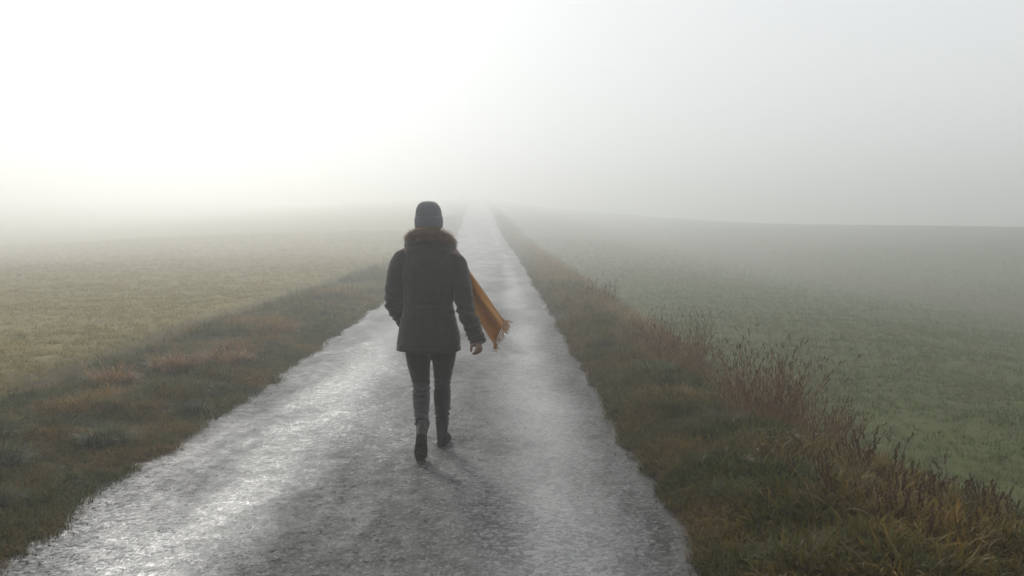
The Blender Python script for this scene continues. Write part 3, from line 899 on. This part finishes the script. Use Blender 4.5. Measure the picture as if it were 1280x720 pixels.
# boots: built flat (heel at the origin, toe ahead) and turned into place
def boot(anchor, pitch, yaw, roll, name='boot'):
    Mx = Matrix.Translation(anchor) @ Matrix.Rotation(yaw, 4, 'Z') @ Matrix.Rotation(roll, 4, 'Y') @ Matrix.Rotation(pitch, 4, 'X')
    def tr(s): return [Mx @ Vector(v) for v in s[0]], s[1]
    upper = [limb([(0, -.055, .07), (0, -.02, .068), (0, .05, .060), (0, .11, .048), (0, .165, .038), (0, .195, .034)],
                  [(.022, .030), (.036, .045), (.038, .040), (.044, .030), (.038, .020), (.018, .010)], up=(0, 0, 1), n=20),
             limb([(0, -.012, .05), (0, -.008, .10), (0, -.004, .15), (0, -.004, .185)], [(.034, .042), (.038, .047), (.044, .054), (.047, .057)], up=(0, 1, 0), n=20)]
    b = fused(name, [tr(s) for s in upper], .006, 4, M_BOOT, person,
              lambda c: .002 * ns(c[0] * 30, c[1] * 30, c[2] * 40))
    # sole: outline extruded, with a separate heel block
    out = [(-.030, -.045), (-.018, -.062), (.0, -.066), (.018, -.062), (.030, -.045), (.032, .0), (.033, .04), (.043, .085), (.046, .12), (.040, .165), (.024, .196), (.004, .206),
           (-.020, .198), (-.037, .168), (-.043, .12), (-.039, .085), (-.031, .04), (-.031, .0)]
    n = len(out); V = []; 
    for z in (.022, .038):
        for x_, y_ in out: V.append(Mx @ Vector((x_, y_, z + (.004 if y_ > .17 else 0))))
    F = [tuple(reversed(range(n))), tuple(range(n, 2 * n))] + [(j, (j + 1) % n, n + (j + 1) % n, n + j) for j in range(n)]
    mesh_obj('sole', V, F, M_SOLE, b, smooth=False)
    # lugs under the forefoot and heel
    tb_V, tb_F = [], []
    def lug(x0, x1, y0, y1, z0):
        i0 = len(tb_V)
        for z in (z0, .0225):
            for x_, y_ in ((x0, y0), (x1, y0), (x1, y1), (x0, y1)): tb_V.append(Mx @ Vector((x_, y_, z)))
        tb_F.extend([(i0 + 3, i0 + 2, i0 + 1, i0)] + [(i0 + j, i0 + (j + 1) % 4, i0 + 4 + (j + 1) % 4, i0 + 4 + j) for j in range(4)])
    for k in range(6):
        y0 = .070 + k * .021; w = .038 - .0035 * abs(k - 2)
        lug(-w, -.003, y0, y0 + .014, .012); lug(.003, w, y0, y0 + .014, .012)
    mesh_obj('tread', tb_V, tb_F, M_SOLE, b, smooth=False)
    tb_V, tb_F = [], []
    hv = [(-.029, -.045), (-.017, -.061), (.0, -.0645), (.017, -.061), (.029, -.045), (.030, .006), (-.030, .006)]
    V = [Mx @ Vector((x_ * .93, y_ * .96, .0)) for x_, y_ in hv] + [Mx @ Vector((x_, y_, .0225)) for x_, y_ in hv]
    n = 7
    F = [tuple(reversed(range(n)))] + [(j, (j + 1) % n, n + (j + 1) % n, n + j) for j in range(n)]
    mesh_obj('heel', V, F, M_SOLE, b, smooth=False)
    return b
boot((.062, .165, .002), R(-3), R(-6), 0)
boot((-.038, -.375, .152), R(-61), R(2), R(4))

# coat
def coat_disp(c):
    x, y, z = c
    k = .006 * ns(x * 9, y * 9, z * 14) + .003 * ns(x * 22 + 3, y * 22, z * 30)
    torso = math.exp(-(x / .17) ** 4)
    k -= .010 * torso * math.exp(-((z - 1.025) / .012) ** 2)                    # drawcord at the waist
    k += .004 * torso * math.exp(-((z - 1.06) / .05) ** 2) * math.sin(x * 90 + 4 * ns(x * 8, 0, z * 10))
    k += .004 * torso * math.exp(-((z - .96) / .05) ** 2) * math.sin(x * 80 + 5 * ns(x * 7, 2, z * 9))
    k -= .005 * math.exp(-((z - .735) / .006) ** 2) * (abs(x) < .24 and y > -.3)  # hem stitching
    for xs_ in (-.09, .075):
        k -= .005 * math.exp(-((x - xs_ - .02 * (z - 1)) / .006) ** 2) * (y < 0) * (z < 1.32)  # back seams
    for e, w_ in ((ELL, WRL), (ELR, WRR)):                                        # creases round the elbows and along the sleeves
        dd = math.dist((x, y, z), e)
        k += .009 * math.exp(-(dd / .11) ** 2) * math.sin(z * 105 + 30 * x + 3 * ns(x * 9, y * 9, z * 9))
        d2 = math.dist((x, y, z), lerp(e, w_, .6))
        k += .006 * math.exp(-(d2 / .10) ** 2) * math.sin(z * 150 - 40 * x + 3 * ns(x * 9, y * 9, z * 9))
    return k
cx = -.014
coat = fused('coat', [
    limb([(cx, -.005, .700), (cx, -.005, .75), (cx, -.003, .85), (cx, 0, .95), (cx, 0, 1.03), (cx, 0, 1.12), (-.010, 0, 1.22), (-.008, .0, 1.30), (-.006, .0, 1.355), (0, .005, 1.405), (0, .01, 1.44)],
         [(.224, .172), (.220, .170), (.204, .160), (.184, .145), (.170, .132), (.182, .135), (.196, .135), (.196, .125), (.168, .105), (.105, .085), (.082, .080)], n=40, power=2.3, sub=3),
    limb([(-.13, 0, 1.335), (-.19, .0, 1.325), (-.226, .002, 1.24), (-.243, .006, 1.12), ELL, lerp(ELL, WRL, .45), lerp(ELL, WRL, .92)],
         [(.055, .06), (.068, .075), (.072, .082), (.068, .076), (.064, .068), (.058, .058), (.050, .050)], n=24),
    limb([(.12, 0, 1.33), (.172, .0, 1.305), (.200, -.01, 1.22), (.222, -.04, 1.11), ELR, lerp(ELR, WRR, .45), lerp(ELR, WRR, .95)],
         [(.055, .06), (.068, .075), (.070, .080), (.066, .074), (.062, .066), (.060, .060), (.054, .054)], n=24),
], .0075, 3, M_COAT, person, coat_disp)
for e, w_ in ((ELL, WRL), (ELR, WRR)):
    a, b_ = lerp(e, w_, .90), lerp(e, w_, .985)
    V, F = ring_loft([a, lerp(a, b_, .15), lerp(a, b_, .85), b_, lerp(a, b_, .9)], [(.054, .054), (.057, .057), (.056, .056), (.053, .053), (.040, .040)], 24, (0, 1, 0), caps=False)
    mesh_obj('cuff', V, F, M_COAT, coat)

# hood lying on the back, with its fur edge
def hood_disp(c):
    x, y, z = c
    return .006 * ns(x * 12, y * 12, z * 14) + .007 * math.sin(z * 95 + 22 * abs(x) + 2 * ns(x * 9, y * 9, z * 9)) * math.exp(-((z - 1.345) / .06) ** 2) - .005 * math.exp(-(x / .006) ** 2)
hood = fused('hood', [
    ellipsoid((-.010, -.095, 1.385), (.150, .075, .105), rot=Matrix.Rotation(R(-12), 3, 'X')),
    ellipsoid((-.008, -.115, 1.335), (.105, .055, .070)),
    limb([(-.115, .10, 1.385), (-.138, .0, 1.415), (-.095, -.095, 1.43), (0, -.13, 1.435), (.095, -.095, 1.425), (.136, .0, 1.41), (.112, .10, 1.38)],
         [.036, .042, .046, .046, .046, .042, .036], up=(0, 0, 1), n=16),
], .008, 4, M_COAT, person, hood_disp)
path, prad = smooth_path([(-.085, .155, 1.40), (-.118, .09, 1.435), (-.138, -.015, 1.456), (-.098, -.122, 1.482), (-.01, -.158, 1.500), (.090, -.122, 1.478), (.138, -.015, 1.434), (.118, .09, 1.420), (.085, .155, 1.39)],
                         [(.022, .022), (.026, .026), (.028, .028), (.032, .032), (.034, .034), (.032, .032), (.028, .028), (.026, .026), (.022, .022)], 6)
V, F = ring_loft(path, prad, 14, (0, 0, 1)); tips = [0.0] * len(V)
rs = random.Random(12)
V = list(V)
for _ in range(9500):
    k = rs.randrange(len(path) - 1); c = Vector(lerp(path[k], path[k + 1], rs.random())); d_ = (Vector(path[k + 1]) - Vector(path[k])).normalized()
    a = d_.orthogonal().normalized(); b_ = d_.cross(a); q = rs.uniform(0, 6.283)
    o_ = a * math.cos(q) + b_ * math.sin(q)
    r_ = prad[k][0]; p0 = c + o_ * r_ * .9
    clump = Vector((mnoise.noise(c * 38), mnoise.noise(c * 38 + Vector((9, 3, 1))), mnoise.noise(c * 38 + Vector((2, 7, 5)))))
    dr = (o_ + Vector((rs.gauss(0, .32), rs.gauss(0, .32), rs.gauss(.05, .32))) + clump * .9 + d_ * rs.gauss(0, .4)).normalized()
    L = rs.uniform(.012, .036) * (1 + .7 * mnoise.noise(c * 16)) * (1.25 if rs.random() < .12 else 1)
    sd = dr.orthogonal().normalized() * .0007
    p1 = p0 + dr * L * .55; p2 = p1 + (dr + Vector((0, 0, -.35)) + clump * .4).normalized() * L * .45
    i0 = len(V); V += [p0 - sd, p0 + sd, p1 - sd * .8, p1 + sd * .8, p2]; tips += [.1, .1, .6, .6, 1.0]
    F += [(i0, i0 + 1, i0 + 3, i0 + 2), (i0 + 2, i0 + 3, i0 + 4)]
fur = mesh_obj('fur_trim', V, F, M_FUR, hood)
at_ = fur.data.attributes.new('tip', 'FLOAT', 'POINT'); at_.data.foreach_set('value', np.array(tips, dtype=np.float32))

# hair low at the nape, and the knit hat
fused('hair', [ellipsoid(HC + Vector((0, -.022, .0)), (.080, .090, .100)), ellipsoid(HC + Vector((0, -.055, -.075)), (.062, .045, .055))], .006, 3, M_HAIR, person,
      lambda c: .003 * math.sin(c[0] * 260 + 5 * ns(c[0] * 20, c[1] * 20, c[2] * 6)))
def ribbed(profile, nseg, amp, ribs, mat, name, parent, cap=True):
    V, F = [], []
    for k, (z, rx, ry_, yo, xo) in enumerate(profile):
        for j in range(nseg):
            a = 2 * math.pi * j / nseg
            rr = 1 + amp * math.sin(ribs * a + .8 * ns(z * 40, a, 0)) + .012 * ns(math.cos(a) * 3, math.sin(a) * 3, z * 30)
            V.append((HC.x + xo + rx * rr * math.cos(a), HC.y + yo + ry_ * rr * math.sin(a), HC.z + z + .004 * ns(math.cos(a) * 2, math.sin(a) * 2, 4)))
    for k in range(len(profile) - 1):
        for j in range(nseg):
            F.append((k * nseg + j, k * nseg + (j + 1) % nseg, (k + 1) * nseg + (j + 1) % nseg, (k + 1) * nseg + j))
    if cap: F.append(tuple((len(profile) - 1) * nseg + j for j in range(nseg)))
    return mesh_obj(name, V, F, mat, parent)
dome = [(.020, .084, .102, -.012, -.012)]
for k in range(13):
    th = k / 12 * math.pi / 2
    dome.append((.030 + .106 * math.sin(th), max(.090 * math.cos(th) ** .62, .004), max(.108 * math.cos(th) ** .62, .004), -.014 - .012 * math.sin(th), -.012 - .002 * math.sin(th)))
hat = ribbed(dome, 192, .014, 34, M_KNIT, 'hat', person)
ribbed([(-.046, .086, .104, -.012, -.012), (-.048, .092, .111, -.012, -.012), (-.030, .0955, .114, -.012, -.012), (0, .0965, .115, -.012, -.012), (.026, .0945, .113, -.012, -.012), (.034, .090, .108, -.012, -.012), (.028, .083, .101, -.012, -.012)],
       192, .016, 40, M_KNIT, 'hat_cuff', hat, cap=False)

# scarf: round the neck, then one end streaming out past the right arm
tb = Tubes()
V, F = limb([(-.075, .03, 1.425), (-.06, .095, 1.43), (0, .125, 1.425), (.07, .10, 1.415), (.115, .045, 1.40)], [(.03, .045), (.035, .05), (.04, .055), (.035, .05), (.026, .04)], up=(0, 0, 1), n=18)
i0 = len(V); V = list(V)
spine = [(.085, .095, 1.42), (.140, .10, 1.375), (.190, .085, 1.29), (.235, .065, 1.19), (.295, .045, 1.085), (.360, .02, .985), (.425, .0, .885), (.470, -.01, .825)]
wid = [.035, .040, .045, .055, .070, .085, .095, .098]
sp, sw = smooth_path(spine, [(w, w) for w in wid], 6)
ncol = 25
def strip_pt(k, f, off):
    p_ = Vector(sp[k]); d_ = (Vector(sp[min(k + 1, len(sp) - 1)]) - Vector(sp[max(k - 1, 0)])).normalized()
    t_ = k / (len(sp) - 1)
    side = (Vector((.80, .30, .55)) * (1 - t_) + Vector((.42, .25, .86)) * t_).normalized(); nrm = side.cross(d_).normalized()
    fold = (.030 * math.sin(f * 4.2 + 1.0 + 2.6 * t_) + .007 * math.sin(f * 9 - 5 * t_ + 2 * ns(t_ * 3, f, 1)) + .010 * ns(f * 1.6, t_ * 4, 7)) * (.5 + .8 * t_)
    return p_ + side * (sw[k][0] * f * (1 - .08 * math.sin(9 * t_))) + nrm * (fold + off) + Vector((0, 0, .012 * ns(t_ * 5, f * 1.5, 3)))
for off in (-.0018, .0018):
    for k in range(len(sp)):
        for j in range(ncol): V.append(strip_pt(k, -1 + 2 * j / (ncol - 1), off))
nk = len(sp); A = i0; Bq = i0 + nk * ncol
for k in range(nk - 1):
    for j in range(ncol - 1):
        F.append((A + k * ncol + j, A + k * ncol + j + 1, A + (k + 1) * ncol + j + 1, A + (k + 1) * ncol + j))
        F.append((Bq + k * ncol + j, Bq + (k + 1) * ncol + j, Bq + (k + 1) * ncol + j + 1, Bq + k * ncol + j + 1))
for k in range(nk - 1):
    for j in (0, ncol - 1):
        F.append((A + k * ncol + j, A + (k + 1) * ncol + j, Bq + (k + 1) * ncol + j, Bq + k * ncol + j))
for j in range(ncol - 1):
    k = nk - 1; F.append((A + k * ncol + j, A + k * ncol + j + 1, Bq + k * ncol + j + 1, Bq + k * ncol + j))
scarf = mesh_obj('scarf', V, F, M_SCARF, person)
rs = random.Random(4); fr = Tubes()
for q in range(15):
    f = -1 + 2 * q / 14
    p0 = strip_pt(nk - 1, f, 0)
    main = Vector((.45 + .22 * rs.random() + .2 * f, rs.gauss(0, .2), -.65 + .4 * f)).normalized()
    for e in range(4):
        pts = [p0 + Vector((rs.gauss(0, .002), rs.gauss(0, .002), 0))]; d_ = main.copy()
        for s in range(5):
            d_ = (d_ + Vector((rs.gauss(0, .22), rs.gauss(0, .22), rs.gauss(0, .22) - .05))).normalized(); pts.append(pts[-1] + d_ * rs.uniform(.008, .015))
        fr.tube(pts, .0032, .0018, 4)
fm = fr.mesh('fringe', M_SCARF)
fo = link(bpy.data.objects.new('fringe', fm), scarf)

# ------------------------------------------------------------------ fog over road and fields
hv = [(x, y, z) for z in (-2.4, FOG_TOP) for x, y in ((-300, -60), (300, -60), (300, 440), (-300, 440))]
hf = [(3, 2, 1, 0), (4, 5, 6, 7), (0, 1, 5, 4), (1, 2, 6, 5), (2, 3, 7, 6), (3, 0, 4, 7)]
m = NT('fog')
pv = m.n('ShaderNodeVolumePrincipled')
pv.inputs['Color'].default_value = (.996, .998, .992, 1)
pv.inputs['Density'].default_value = FOG_DENSITY
pv.inputs['Anisotropy'].default_value = FOG_G
m.l(pv.outputs[0], m.out.inputs['Volume'])
haze = mesh_obj('haze', hv, hf, m.mat, smooth=False)
tag(haze, kind='stuff')
